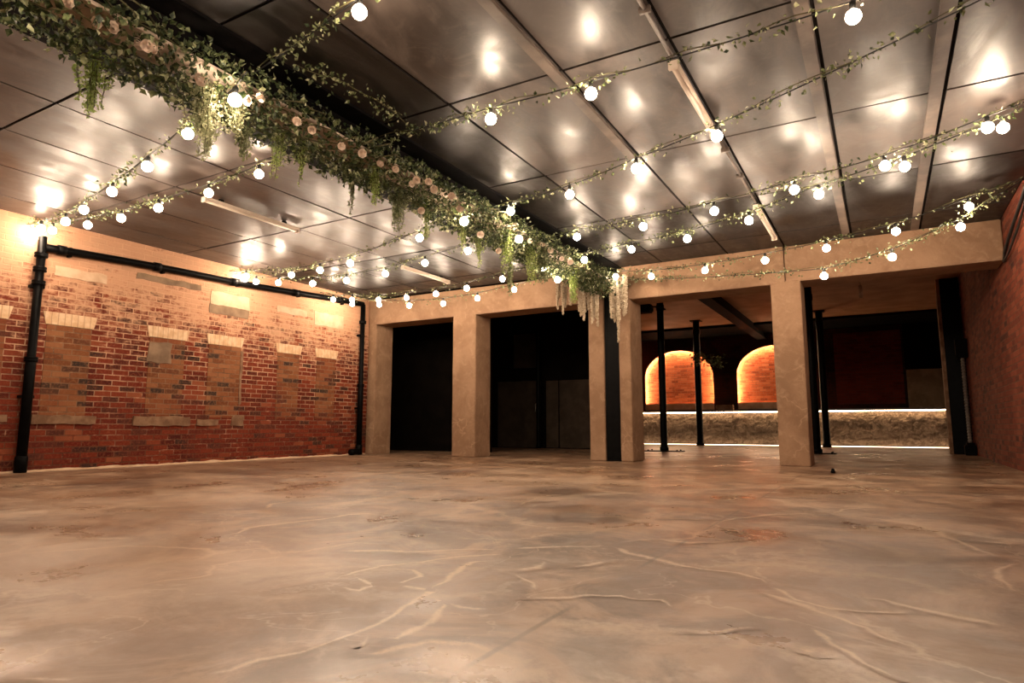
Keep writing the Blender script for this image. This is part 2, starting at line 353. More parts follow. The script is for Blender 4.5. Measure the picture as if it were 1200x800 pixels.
# mineral cracks wander over the slab: each is a hair-thin skim fused into the floor mesh, faded at its rims by the 'vein' attribute
VEINS = [[(-3.67,1.53),(-3.55,1.75),(-3.4,1.94),(-3.14,2.05),(-2.97,2.12),(-2.86,2.09),(-2.8,1.99),(-2.77,1.81)],[(-2.5,1.47),(-2.47,1.61),(-2.44,1.73),(-2.58,1.88),(-2.58,2.01),(-2.51,2.14),(-2.45,2.29)],[(-1.9,1.91),(-1.93,2.11),(-1.93,2.25),(-1.8,2.38),(-1.72,2.61),(-1.59,2.78)],[(-1.85,1.91),(-1.71,1.87),(-1.71,1.98),(-1.87,2.05),(-1.86,1.96)],[(-1.71,1.98),(-1.64,2.06),(-1.65,2.18),(-1.77,2.25),(-1.91,2.22)],[(-1.55,1.0),(-1.46,1.09),(-1.45,1.2),(-1.41,1.31),(-1.39,1.44),(-1.38,1.52),(-1.41,1.65),(-1.43,1.8),(-1.45,1.93),(-1.49,2.0),(-1.59,1.99),(-1.72,1.96)],[(-1.45,1.93),(-1.35,1.88),(-1.29,1.71),(-1.26,1.54),(-1.35,1.51)],[(-1.37,1.9),(-1.27,1.87),(-1.16,1.91)],[(-1.49,2.0),(-1.6,2.26),(-1.6,2.49),(-1.51,2.63)],[(-1.28,1.4),(-1.22,1.43),(-1.17,1.55),(-1.06,1.57),(-0.94,1.56),(-0.85,1.55)],[(-1.38,1.52),(-1.28,1.4)],[(-1.09,1.36),(-1.02,1.36),(-0.96,1.33)],[(-3.17,2.33),(-3.35,2.63),(-3.31,2.81),(-3.25,3.1),(-3.25,3.41),(-3.12,3.62)],[(-4.01,3.33),(-4.22,3.58),(-4.23,3.85)],[(-4.79,4.67),(-4.63,5.03),(-4.12,5.43),(-3.43,5.99)],[(-4.19,1.74),(-4.01,1.91),(-3.75,2.0),(-3.53,2.12)],[(-4.99,2.82),(-4.71,3.11),(-4.57,3.38)],[(-1.9,0.82),(-1.83,0.87),(-1.71,0.92)],[(-2.42,2.37),(-2.06,2.55),(-1.83,2.77),(-1.64,2.87)],[(-1.64,2.86),(-1.48,3.01),(-1.25,3.2)],[(-1.25,3.2),(-1.11,3.06),(-0.94,2.96),(-0.7,2.86),(-0.55,2.86),(-0.44,2.79),(-0.38,2.68)],[(-1.25,3.2),(-1.17,3.43),(-0.99,3.58),(-0.92,3.99),(-0.9,4.52),(-0.73,4.81),(-0.38,5.06),(-0.09,4.98),(0.14,4.75),(0.29,4.27),(0.34,3.95),(0.5,3.72)],[(-0.39,5.05),(-0.29,5.37),(-0.1,5.68),(0.04,5.7)],[(-0.9,4.0),(-0.7,3.97)],[(-0.5,2.6),(-0.4,2.55),(-0.25,2.45),(-0.15,2.37),(-0.05,2.23),(0.06,2.14)],[(-0.43,2.72),(-0.29,2.53),(-0.18,2.45),(-0.07,2.47),(0.07,2.55)],[(-0.14,2.7),(-0.03,2.7),(0.11,2.6),(0.2,2.54),(0.32,2.46)],[(-1.38,2.41),(-1.36,2.55),(-1.39,2.69)],[(-1.37,2.39),(-1.24,2.29),(-1.12,2.19)],[(-1.14,2.11),(-1.03,2.17),(-0.94,2.26),(-0.86,2.31),(-0.78,2.27),(-0.71,2.28),(-0.61,2.18)],[(-0.58,1.97),(-0.47,2.04),(-0.36,2.13)],[(0.5,3.72),(0.41,3.62),(0.38,3.35),(0.39,3.07),(0.4,3.03)],[(-2.45,4.43),(-2.58,4.79),(-2.61,5.16),(-2.52,5.37)],[(-0.28,2.02),(-0.22,1.97),(-0.17,1.95)],[(-0.24,2.27),(-0.16,2.13),(-0.06,1.95),(0.01,1.9),(0.03,1.88)],[(-1.24,2.6),(-1.08,2.85)],[(-1.83,3.99),(-1.57,4.25),(-1.24,4.32),(-0.98,4.4)],[(-3.56,6.22),(-3.29,6.51),(-2.71,6.13)],[(-1.2,3.49),(-0.91,3.47),(-0.67,3.77)],[(0.33,4.24),(0.59,4.34)],[(0.4,8.49),(0.85,8.45)],[(0.59,6.02),(0.84,5.99)]]
mb = MB(); mb.box((-15, -5.2, -.2), (3.5, 25.2, 0)); att = [0.0]*len(mb.v)
rnd = random.Random(12)
for vi, line in enumerate(VEINS):
    pts = []
    for i in range(len(line)-1):
        a_, b_ = Vector((*line[i], 0)), Vector((*line[i+1], 0)); m = max(2, int((b_-a_).length/.035))
        for k in range(m):
            q = a_.lerp(b_, k/m); j = noise.noise_vector(q*3.1+Vector((vi, 0, 0)))*.05 + noise.noise_vector(q*11+Vector((0, vi, 0)))*.022
            pts.append(q+Vector((j.x, j.y, 0)))
    pts.append(Vector((*line[-1], 0))); n_ = len(pts); z = .0003+.00004*vi; base = len(mb.v)
    for i, q in enumerate(pts):
        d = (pts[min(i+1, n_-1)]-pts[max(i-1, 0)]).normalized(); sd = Vector((-d.y, d.x, 0))
        dist = math.hypot(q.x, q.y)
        hw = (.024+.0045*dist)*(.45+.9*abs(noise.noise(q*2.2+Vector((9, vi, 0))))*1.6)
        end = min(1, min(i, n_-1-i)/(.07*n_+2))
        for u_, a0 in ((-1, 0), (-.32, .55), (0, 1), (.32, .55), (1, 0)):
            mb.v.append((q.x+sd.x*hw*u_, q.y+sd.y*hw*u_, z)); att.append(a0*end)
    for i in range(n_-1):
        for k in range(4):
            a0 = base+i*5+k; mb.f.append((a0, a0+1, a0+6, a0+5)); mb.mi.append(0)
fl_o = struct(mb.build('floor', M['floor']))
at_ = fl_o.data.attributes.new('vein', 'FLOAT', 'POINT'); at_.data.foreach_set('value', att)
sbox('wall_left', (XL-.3, -5, 0), (XL, YC+.57, ZB), M['brick_left'])
sbox('wall_rear', (XL-.3, -5.3, 0), (XR+.3, -5, ZB), M['brick_dark'])
sbox('wall_right', (XR, -5, 0), (XR+.4, 14.0, ZB), M['brick_right'])
sbox('wall_right', (XR+.07, 14.0, 0), (XR+.47, 22.3, ZB), M['brick_right'])
# ceiling: separate tilted sheets over a black void
mb = MB()
mb.box((XL, -5, ZC+.02), (XR, YC+.02, ZC+.3), 1)
rnd = random.Random(3)
def sheets(xs, ys, dark=lambda i, j: False):
    g = .014
    for i in range(len(xs)-1):
        for j in range(len(ys)-1):
            x0, x1, y0, y1 = xs[i]+g, xs[i+1]-g, ys[j]+g, ys[j+1]-g
            tx, ty = rnd.uniform(-.0045, .0045), rnd.uniform(-.0045, .0045)
            cx_, cy_ = (x0+x1)/2, (y0+y1)/2
            z = lambda x, y: ZC + .004 + tx*(x-cx_) + ty*(y-cy_)
            vs = [(x, y, z(x, y)) for x, y in ((x0, y0), (x1, y0), (x1, y1), (x0, y1))]
            vs += [(a, b, ZC+.019) for a, b, c in vs]
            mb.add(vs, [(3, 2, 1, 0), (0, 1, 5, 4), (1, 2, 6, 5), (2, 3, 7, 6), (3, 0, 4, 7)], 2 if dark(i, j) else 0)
YS = [-5, -2.9, -1.05, .8, 2.68, 4.45, 6.35, 8.22, 10.03, YC]
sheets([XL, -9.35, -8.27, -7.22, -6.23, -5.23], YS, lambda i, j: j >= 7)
sheets([-3.96, -3.2, -2.08, -1.2, -.24, .64, XR], YS, lambda i, j: i == 0 or (i == 1 and j < 4) or j >= 7)  # girder-side sheets carry its shade as colour; far rows are darker too
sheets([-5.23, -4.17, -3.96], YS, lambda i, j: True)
struct(mb.build('ceiling', [M['ceiling'], M['joint'], M['ceiling_shade']]))
n = 1
for x, y0, y1, w in ((-2.15, -4.9, 6.35, .045), (-.31, -4.9, 10.8, .05), (.57, -4.9, 10.8, .05)):
    sbox('trim_%d' % n, (x-w, y0, ZC-.022), (x+w, y1, ZC+.01), M['batten'], .004); n += 1
sbox('trim_%d' % n, (-5.20, -4.9, ZC-.05), (-4.62, 10.85, ZC+.01), M['black']); n += 1  # black strip put in for the shadow gap left of the girder
# rough pale render line along the wall foot
mb = MB(); k = 260; rnd = random.Random(5); vs = []; fs = []
for i in range(k+1):
    y = -5 + (YC+5)*i/k; h = .028 + .022*noise.noise(Vector((y*3, 0, 0))) + .010*noise.noise(Vector((y*13, 5, 0))); h = max(h, .008)
    vs += [(XL, y, 0), (XL+.035, y, 0), (XL+.022, y, h*.8), (XL, y, h)]
for i in range(k):
    a = i*4; fs += [(a+1, a+2, a+6, a+5), (a+2, a+3, a+7, a+6)]
mb.add(vs, fs); struct(mb.build('baseboard_left', M['plaster']))

# blocked-up windows on the left wall: infill, flared lintel, sill
wins = [(3.27, 4.04), (4.40, 5.11), (5.86, 6.58), (6.90, 7.65), (8.36, 9.01), (9.35, 9.99)]
for i, (a, b) in enumerate(wins):
    mb = MB(); mb.box((XL-.02, a+.06, .76), (XL+.008, b-.06, 2.03)); w = struct(mb.build('window_%d' % (i+1), M['brick_infill']))
    mb = MB(); vs = [(x, y, z) for x in (XL-.02, XL+.016) for y, z in ((a+.04, 2.02), (b-.04, 2.02), (b, 2.195), (a, 2.195))]
    mb.add(vs, [(3, 2, 1, 0), (4, 5, 6, 7), (0, 1, 5, 4), (1, 2, 6, 5), (2, 3, 7, 6), (3, 0, 4, 7)]); mb.build('window_lintel', M['lintel'], w)
def patch(y0, y1, z0, z1, m, th=.014, seed=0, jag=.04):
    mb = MB(); N = 40; rim = []
    for k in range(N):
        t_ = k/N*4; s_ = int(t_); u = t_-s_
        y, z = [(y0+(y1-y0)*u, z0), (y1, z0+(z1-z0)*u), (y1-(y1-y0)*u, z1), (y0, z1-(z1-z0)*u)][s_]
        y += jag*noise.noise(Vector((y*5+seed, z*5, 1))); z += jag*.6*noise.noise(Vector((y*6, z*6+seed, 7)))
        rim.append((y, z))
    vs = [(XL+th, y, z) for y, z in rim] + [(XL-.01, y, z) for y, z in rim]
    mb.add(vs, [tuple(range(N))] + [(k, k+N, (k+1) % N+N, (k+1) % N) for k in range(N)])
    return struct(mb.build('trim_%d' % patch.n, m))
patch.n = n
for args in ((3.1, 4.1, .66, .76, M['sill'], .03, 1), (4.38, 5.2, .64, .76, M['sill'], .03, 2), (5.76, 6.68, .62, .76, M['sill'], .03, 3), (6.8, 7.2, .62, .73, M['sill'], .025, 4),
             (7.5, 7.72, .62, .80, M['sill'], .02, 14),
             (5.90, 6.28, 1.62, 1.93, M['plaster_grey'], .018, 5, .06), (6.93, 7.72, 2.72, 2.95, M['plaster'], .012, 6), (6.93, 7.72, 2.56, 2.73, M['plaster_grey'], .010, 7),
             (5.65, 6.75, 2.90, 3.0, M['plaster_grey'], .010, 8), (8.35, 9.1, 2.80, 2.92, M['plaster'], .012, 9), (9.3, 10.1, 2.68, 2.96, M['plaster'], .010, 10),
             (4.5, 5.2, 2.72, 2.86, M['plaster'], .012, 11), (7.60, 7.65, 1.0, 1.95, M['sill'], .012, 12, .03)):
    patch(*args); patch.n += 1
n = patch.n

# ------------------------------------------------------------------ concrete colonnade
YB = YC+.57
def rough_block(mb, a, b, seed, amp=.006, step=.22):
    """box with gently uneven trowelled faces"""
    import bmesh
    bm = bmesh.new(); bmesh.ops.create_cube(bm, size=1)
    sx, sy, sz = (b[i]-a[i] for i in range(3)); cx_, cy_, cz_ = ((b[i]+a[i])/2 for i in range(3))
    for v in bm.verts: v.co = Vector((cx_+v.co.x*sx, cy_+v.co.y*sy, cz_+v.co.z*sz))
    bmesh.ops.bevel(bm, geom=bm.edges[:], offset=.012, segments=2, affect='EDGES')
    for ax, s_ in ((0, sx), (1, sy), (2, sz)):
        for k in range(1, int(s_/step)):
            q = [cx_, cy_, cz_]; q[ax] = a[ax]+k*s_/int(s_/step)
            nn = [0, 0, 0]; nn[ax] = 1
            bmesh.ops.bisect_plane(bm, geom=bm.verts[:]+bm.edges[:]+bm.faces[:], plane_co=q, plane_no=nn)
    for v in bm.verts:
        if v.co.z < .002 or v.co.z > ZB-.002: continue
        d = noise.noise_vector(v.co*2.3+Vector((seed, 0, 0)))*amp
        v.co += d
    bm.verts.index_update(); mb.add([v.co[:] for v in bm.verts], [[v.index for v in f.verts] for f in bm.faces]); bm.free()
for i, (x0, x1) in enumerate(((-9.98, -9.75), (-7.66, -7.09), (-4.62, -4.32), (-4.02, -3.80), (-1.44, -1.00))):
    mb = MB(); rough_block(mb, (x0, YC if i < 3 else YC-.04, 0), (x1, YB, 2.9), i*7)
    struct(mb.build('wall_colonnade', M['concrete']))
mb = MB(); rough_block(mb, (-9.99, YC, 2.88), (-4.32, YB, ZC-.02), 50, .005); struct(mb.build('wall_colonnade', M['concrete']))
mb = MB(); rough_block(mb, (-4.02, YC-.05, 2.86), (-1.22, YB, ZC-.0), 60, .005); struct(mb.build('wall_colonnade', M['concrete']))
mb = MB(); rough_block(mb, (-1.21, YC-.035, 2.88), (1.59, YB, ZC-.0), 70, .005); struct(mb.build('wall_colonnade', M['concrete']))
sbox('wall_colonnade', (-14.5, YC+.3, ZC-.02), (XR, YB-.02, ZB), M['black_wall'])
sbox('wall_colonnade', (-14.5, YC+.1, 0), (XL-.02, YB, ZB), M['black_wall'])

# ------------------------------------------------------------------ back rooms
sbox('ceiling_back', (-14.5, YB, ZB), (2.2, 21.8, ZB+.2), M['ply']); sbox('ceiling_back', (-14.5, 21.8, ZB-.08), (2.2, 25, ZB+.2), M['black_wall'])
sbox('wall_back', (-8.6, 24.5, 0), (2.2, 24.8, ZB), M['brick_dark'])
sbox('wall_left_back', (-14.7, YB, 0), (-14.5, 17, ZB), M['black_wall'])
sbox('wall_middle', (-12.5, 13.2, 0), (-8.2, 13.35, ZB), M['black_wall'])
sbox('wall_middle', (-14.5, 16.5, 0), (-6.35, 16.75, ZB), M['black_wall'])
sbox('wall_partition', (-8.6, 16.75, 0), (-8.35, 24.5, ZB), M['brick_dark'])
sbox('wall_pier', (-8.34, 23.5, 0), (-8.12, 24.0, 3.7), M['brick_bar'])
sbox('wall_rear_right', (1.9, 22.3, 0), (2.2, 24.5, ZB), M['brick_dark'])
# boarding low on the middle wall
for x0, x1, h in ((-9.9, -8.5, 1.92), (-8.30, -7.92, 1.90), (-7.88, -6.4, 1.90)):
    sbox('trim_%d' % n, (x0, 16.44, .02), (x1, 16.5, h), M['charcoal_board'], .006); n += 1
sbox('trim_%d' % n, (-9.35, 16.42, 2.3), (-8.55, 16.5, 3.3), M['charcoal_board'], .006); n += 1
door = sbox('door_1', (-8.98, 16.38, .02), (-8.5, 16.43, 1.9), M['charcoal_board'], .006)
mb = MB(); mb.tube([(-8.58, 16.37, 1.02), (-8.58, 16.33, 1.04), (-8.58, 16.33, 1.24), (-8.58, 16.37, 1.26)], .012); mb.build('door_handle', M['steel_bright'], door, True)

# arched niche wall at the bar
def arch_pts(x0, x1, zs, zt, N=28):
    cx_, a = (x0+x1)/2, (x1-x0)/2
    return [(cx_ - a*math.cos(PI*k/N), zs + (zt-zs)*math.sin(PI*k/N)) for k in range(N+1)]
arches = [(-7.87, -5.29), (-4.47, -1.93)]
ZS, ZT, ZBOT = 2.45, 3.44, 1.22
mb = MB(); y0, y1 = 24.0, 24.09
def strip(xa, xb, za, zb): mb.box((xa, y0, za), (xb, y1, zb))
strip(-8.34, 1.95, 0, ZBOT)
edges = [-8.34, arches[0][0], arches[0][1], arches[1][0], arches[1][1], 1.95]
for a, b in ((0, 1), (2, 3), (4, 5)): strip(edges[a], edges[b], ZBOT, ZB)
for x0, x1 in arches:
    ap = arch_pts(x0, x1, ZS, ZT)
    for k in range(len(ap)-1):
        (xa, za), (xb, zb) = ap[k], ap[k+1]
        vs = [(x, y, z) for y in (y0, y1) for x, z in ((xa, za), (xb, zb), (xb, ZB), (xa, ZB))]
        mb.add(vs, [(0, 1, 2, 3), (7, 6, 5, 4), (1, 0, 4, 5)])
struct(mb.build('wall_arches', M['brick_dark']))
# niche backs, ledges and the LED tape hidden behind each arch lip
for i, (x0, x1) in enumerate(arches):
    mb = MB(); mb.box((x0-.16, 24.40, ZBOT-.05), (x1+.16, 24.48, ZT+.2)); struct(mb.build('wall_niche', M['brick_niche']))
    sbox('trim_%d' % n, (x0-.1, 24.12, ZBOT-.05), (x1+.1 if i == 0 else -2.9, 24.395, 1.46), M['plaster'], .01); n += 1
    pts = [(x0-.10, 24.31, ZBOT+.26)] + [(x, 24.31, z) for x, z in arch_pts(x0-.10, x1+.06, ZS, ZT+.06)] + [(x1+.06, 24.31, ZBOT+.26)]
    mb = MB(); mb.tube(pts, .014, 6); tag(mb.build('led_tape', M['led_niche']), 'amber LED tape lining the %s brick arch niche behind the bar' % ('left' if i == 0 else 'right, half hidden'), 'light strip')
# panels right of the arches
sbox('wall_recess_panel', (-1.3, 23.96, 1.34), (.64, 24.0, 3.7), M['brick_bar'])
sbox('wall_render_panel', (.72, 23.9, 1.1), (1.9, 24.0, 2.40), M['concrete_block'], .01)
sbox('wall_upper_panel', (.7, 23.93, 2.42), (1.9, 24.0, 3.9), M['black_wall'])

# ------------------------------------------------------------------ bar
bar = thing('bar_counter', (-3, 22.5, 0), 'long bar counter with rough grey-brown rendered front below the arches', 'bar counter')
mb = MB(); NX, NZ = 240, 24
for j in range(NZ+1):
    for i in range(NX+1):
        x = -7.70 + 9.45*i/NX; z = .05 + 1.0*j/NZ
        d = .05*noise.fractal(Vector((x*3.2, 0, z*4.2)), .8, 2.0, 4) + .02*noise.noise(Vector((x*14, 3, z*14)))
        if i in (0, NX): d = 0
        mb.v.append((x, 22.5 + max(-.045, min(.05, d)), z))
for j in range(NZ):
    for i in range(NX):
        a = j*(NX+1)+i; mb.f.append((a, a+1, a+NX+2, a+NX+1)); mb.mi.append(0)
mb.box((-7.70, 22.56, .0), (1.75, 23.2, 1.06))
mb.build('front_panel', M['bar_front'], bar)
mb = MB(); mb.box((-7.74, 22.30, 1.10), (1.77, 23.3, 1.155), 0, .006); mb.build('countertop', M['stone_top'], bar)
mb = MB(); mb.box((-7.70, 22.36, 1.068), (1.74, 22.40, 1.098)); mb.build('led_strip', M['led'], bar)
mb = MB(); mb.box((-7.9, 22.34, 0.0), (1.76, 22.42, .018)); mb.build('kick_led_strip', M['led_soft'], bar)
mb = MB(); mb.box((-8.1, 23.62, 0), (1.88, 23.985, 1.10)); mb.box((-8.1, 23.58, 1.10), (1.88, 23.985, 1.155)); tag(mb.build('back_counter', M['stone_top']), 'low dark back counter under the arches behind the bar', 'counter')
mb = MB(); mb.box((-5.2, 23.75, 1.16), (-4.6, 23.98, 1.38), 0, .02); tag(mb.build('storage_box', M['sill']), 'low brown box on the back bar between the two lit arches', 'box')
mb = MB(); mb.box((-8.12, 23.5, .0), (-8.07, 23.55, 3.6)); tag(mb.build('led_tape', emit_mat('reveal_edge_glow', (1.0, .34, .10), 1.6)), 'thin glowing strip put in for the lit brick edge far left of the bar', 'light strip')  # glowing strip added in place of the lit brick reveal edge

# ------------------------------------------------------------------ steel posts
def post(name, x, y, z1, w, label, group=None, base=.5, kind='round'):
    t = thing(name, (x, y, 0), label, 'post', group)
    mb = MB()
    if kind == 'round': mb.lathe([(w*1.25, .02), (w*1.25, .10), (w, .12), (w, z1-.45), (w*1.15, z1-.42), (w*1.15, z1-.30), (w, z1-.28), (w, z1)], (x, y, 0), 20)
    else:
        mb.box((x-w, y-w, .0), (x+w, y-w+.025, z1)); mb.box((x-w, y+w-.025, 0), (x+w, y+w, z1)); mb.box((x-.012, y-w, 0), (x+.012, y+w, z1))
    mb.build('shaft', M['black_iron'], t, kind == 'round')
    if base:
        mb = MB(); mb.box((x-base, y-base*.5, 0), (x+base, y+base*.5, .022), 0, .004)
        for sx in (-1, 1):
            for sy in (-1, 1): mb.lathe([(.022, 0.02), (.022, .045), (.012, .05)], (x+sx*base*.8, y+sy*base*.35, 0), 6)
        mb.build('base_plate', M['black_iron'], t)
    mb = MB(); mb.box((x-w*1.6, y-w*1.6, z1-.03), (x+w*1.6, y+w*1.6, z1)); mb.build('head_plate', M['black_iron'], t)
    return t
G = 'black posts in the bar room'
post('steel_post', -4.73, 15.8, ZB, .085, 'black round post in front of the left lit arch, nearer of two', G, .45)
post('steel_post', -4.99, 20.5, ZB, .10, 'black round post at the right side of the left arch, nearer the bar', G, .0)
post('steel_post', -1.36, 16.2, ZB, .10, 'thick black post hugging the right side of the wide concrete pillar', G, .4)
post('steel_post', -1.44, 20.5, ZB, .095, 'slim black post just right of the wide concrete pillar, nearer the bar', G, .0)
post('steel_post', -8.42, 16.2, ZB, .06, 'slim black post against the dark boarding in the middle opening', G, .0)
mb = MB()
t = thing('steel_column', (-4.17, YC+.1, 0), 'black steel column in the gap between the two narrow concrete pillars', 'column')
mb.box((-4.305, YC+.02, 0), (-4.035, YC+.045, 3.14)); mb.box((-4.18, YC+.04, 0), (-4.16, YC+.28, 3.14)); mb.box((-4.305, YC+.28, 0), (-4.035, YC+.305, 3.14))
mb.build('shaft', M['black_iron'], t)
mb = MB(); mb.box((-4.31, YC+.0, 0), (-4.03, YC+.32, .02)); mb.build('base_plate', M['black_iron'], t)
sbox('wall_gap', (-4.32, YC+.4, 0), (-4.02, YB-.02, 3.4), M['black_wall'])
t = thing('steel_column', (1.35, 17.5, 0), 'wide black column with brown left edge at the right end of the bar', 'column')
mb = MB(); mb.box((1.30, 17.36, 0), (1.66, 17.66, ZB), 0, .006); mb.build('shaft', M['black_iron'], t)
mb = MB(); mb.box((1.235, 17.38, 0), (1.30, 17.64, ZB), 0, .004); o = mb.build('timber_edge', M['sill'], t); o['label'] = 'brown timber edging strip'

# corrugated hose with its boxes
t = thing('corrugated_hose', (1.6, 17.1, 0), 'ribbed hose running up the wall beside the wide black column', 'hose')
mb = MB(); pr = []
zz = .22
while zz < 2.1: pr += [(.030, zz), (.042, zz+.016), (.042, zz+.030), (.030, zz+.046)]; zz += .062
mb.lathe(pr, (1.57, 16.9, 0), 14); mb.build('hose', M['batten'], t, True)
mb = MB(); mb.box((1.46, 16.78, 0.0), (1.665, 17.02, .22), 0, .015); mb.box((1.49, 16.76, .22), (1.64, 16.98, .27), 0, .01); mb.build('floor_box', M['black'], t)
mb = MB(); mb.box((1.45, 16.8, 2.08), (1.665, 17.0, 2.5), 0, .015); mb.build('junction_box', M['black'], t)

# back ceiling joist, fittings
mb = MB(); mb.box((-3.66, YB, 3.68), (-3.46, 24.0, ZB)); mb.box((-3.72, YB, 3.66), (-3.40, 24.0, 3.69)); tag(mb.build('ceiling_joist', M['black']), 'black steel joist running back under the bar room ceiling', 'joist')
mb = MB(); mb.box((-8.5, YB+.05, 2.93), (-4.9, YB+.13, 2.99)); struct(mb.build('trim_%d' % n, M['ply_edge'])); n += 1
t = thing('ceiling_speaker', (-4.9, 14.6, ZB), 'black box fitting hung under the ceiling beside the left black post', 'speaker')
mb = MB(); mb.box((-5.15, 14.4, 3.26), (-4.55, 14.7, 3.46), 0, .03); mb.build('cabinet', M['black'], t)
mb = MB(); mb.tube([(-4.85, 14.55, 3.44), (-4.85, 14.55, ZB)], .02, 8); mb.tube([(-4.6, 14.55, 3.40), (-4.35, 14.5, 3.36), (-4.2, 14.45, 3.28)], .018, 8); mb.build('bracket', M['black_iron'], t, True)
def spot(x, y, z, label, horiz=False):
    t = thing('spotlight', (x, y, ZB), label, 'spotlight', 'small spotlights on the bar room ceiling')
    mb = MB(); mb.tube([(x, y, z+.16), (x, y, ZB)], .012, 8); mb.build('stem', M['black_iron'], t, True)
    mb = MB(); mb.lathe([(.03, .16), (.045, .14), (.05, .012), (.046, .0)], (x, y, z), 14); mb.build('housing', M['black'], t, True)
    mb = MB(); mb.lathe([(.040, -.004), (.030, -.012), (.01, -.016)], (x, y, z), 12); mb.build('lens', M['spot'], t, True)
spot(-2.0, 14.2, 3.42, 'small lit spotlight under the bar room ceiling, just left of the wide concrete pillar')
t = thing('tube_lamp', (-.2, 14.3, ZB), 'short pale unlit tube lamp hanging under the ceiling in the right opening', 'lamp')
mb = MB(); mb.lathe([(.02, 0), (.032, .01), (.032, .25), (.02, .26)], (-.23, 14.3, 3.12), 12); mb.build('tube', M['wood'], t, True)
mb = MB(); mb.tube([(-.23, 14.3, 3.38), (-.23, 14.3, ZB)], .006, 6); mb.build('cord', M['cable'], t)

# ------------------------------------------------------------------ drain pipes on the left wall
def downpipe(y, ztop, label, px=.0, collars=(), foot=False):
    x = XL+.095
    t = thing('drain_pipe', (x, y, 0), label, 'drain pipe')
    prof = [(.062, .0 if not foot else .10), (.062, 1.5), (.052, 1.53), (.052, ztop)]
    mb = MB(); mb.lathe(prof, (x, y, 0), 20); mb.build('pipe', M['black_iron'], t, True)
    for z in collars:
        mb = MB(); mb.lathe([(.05, z-.035), (.078, z-.032), (.082, z-.012), (.072, z), (.082, z+.012), (.078, z+.032), (.05, z+.035)], (x, y, 0), 20); mb.build('collar', M['black_iron'], t, True)
    mb = MB(); mb.lathe([(.066, .0), (.075, .01), (.075, .20), (.064, .22)], (x, y, .0), 20); mb.build('shoe', M['black_iron'], t, True)
    if foot:
        mb = MB(); mb.tube([(x, y, .1), (x+.01, y-.08, .07), (x+.02, y-.2, .065), (x+.02, y-.27, .065)], [.065, .068, .068, .07], 14); mb.build('elbow', M['black_iron'], t, True)
    for z in (1.0, ztop-.7):
        mb = MB(); mb.box((XL+.002, y-.085, z-.02), (x, y+.085, z+.02), 0, .004); mb.build('bracket', M['black_iron'], t)
    return t
downpipe(4.27, 3.2, 'tall black cast-iron downpipe with collars at the left end of the brick wall', 0, (2.94, 2.74, 2.55, 1.5))
downpipe(10.62, 3.3, 'black downpipe with a foot elbow in the corner beside the first concrete pillar', 0, (2.9, 1.5), True)
t = thing('drain_pipe', (XL+.09, 7, 3.1), 'black horizontal pipe running along the top of the brick wall', 'drain pipe')
def hz(y): return 3.06 + (y-4.27)*(3.30-3.06)/(10.62-4.27)
mb = MB(); ys = [4.27+6.35*k/40 for k in range(41)]
mb.tube([(XL+.085, y, hz(y)+.012*math.sin(y*1.4)) for y in ys], .055, 14); mb.build('pipe', M['black_iron'], t, True)
for y in (4.52, 5.9, 7.3, 8.7, 9.9):
    mb = MB(); mb.tube([(XL+.085, y-.05, hz(y-.05)+.012*math.sin(y*1.4)), (XL+.085, y+.05, hz(y+.05)+.012*math.sin(y*1.4))], .070, 16); mb.build('collar', M['black_iron'], t, True)
    mb = MB(); mb.box((XL+.002, y+.1, hz(y)-.07), (XL+.09, y+.14, hz(y)+.07), 0, .004); mb.build('bracket', M['black_iron'], t)

# black cable on the right wall
mb = MB(); mb.tube([(1.572, 8.6, 3.40), (1.56, 9.2, 3.22), (1.55, 9.7, 3.10), (1.55, 10.2, 3.00), (1.56, 10.6, 2.93), (1.572, 10.80, 2.85)], .022, 8)
mb.tube([(1.575, 8.7, 3.30), (1.57, 9.6, 3.0), (1.56, 10.3, 2.86), (1.57, 10.82, 2.84)], .014, 8); tag(mb.build('power_cable', M['cable'], None, True), 'pair of thick black cables curving down the right brick wall to the beam end', 'cable')
mb = MB(); mb.lathe([(.028, 0), (.03, .02), (.02, .035), (.022, .05), (.008, .06)], (-.62, 10.9-1.35+.0, 0), 12)
tag(mb.build('floor_plug', M['black'], None, True), 'tiny black plug standing on the floor right of the wide concrete pillar', 'plug')

# ------------------------------------------------------------------ fluorescent battens (unlit)
def batten_light(x, y0, y1, label):
    t = thing('tube_light', (x, (y0+y1)/2, ZC), label, 'ceiling light', 'white tube lights on the dark ceiling')
    mb = MB(); mb.box((x-.035, y0+.01, ZC-.07), (x+.035, y1-.01, ZC-.035), 0, .006); mb.build('body', M['white_strip'], t)
    mb = MB(); mb.tube([(x, y0+.03, ZC-.085), (x, y1-.03, ZC-.085)], .018, 12); mb.build('tube', M['white_strip'], t, True)
    for y in (y0, y1-.03):
        mb = MB(); mb.box((x-.04, y, ZC-.105), (x+.04, y+.03, ZC-.035), 0, .004); mb.build('end_cap', M['white_strip'], t)
    for y in (y0+.25, y1-.25):
        mb = MB(); mb.box((x-.015, y-.03, ZC-.036), (x+.015, y+.03, ZC-.001)); mb.build('mounting_bracket', M['black'], t)
batten_light(-7.12, 4.75, 6.25, 'white unlit tube light above the brick wall, nearer of the left pair')
batten_light(-7.18, 8.65, 10.05, 'white unlit tube light nearest the left concrete beam')
batten_light(-1.24, 4.68, 6.10, 'white unlit tube light above the middle of the room, nearest the camera')
batten_light(-1.24, 8.45, 10.05, 'white unlit tube light just in front of the right concrete beam')
mb = MB(); mb.tube([(-1.24, -4, ZC-.02), (-1.24, 4.68, ZC-.02)], .016, 10); mb.tube([(-1.24, 6.1, ZC-.02), (-1.24, 8.45, ZC-.02)], .012, 10)
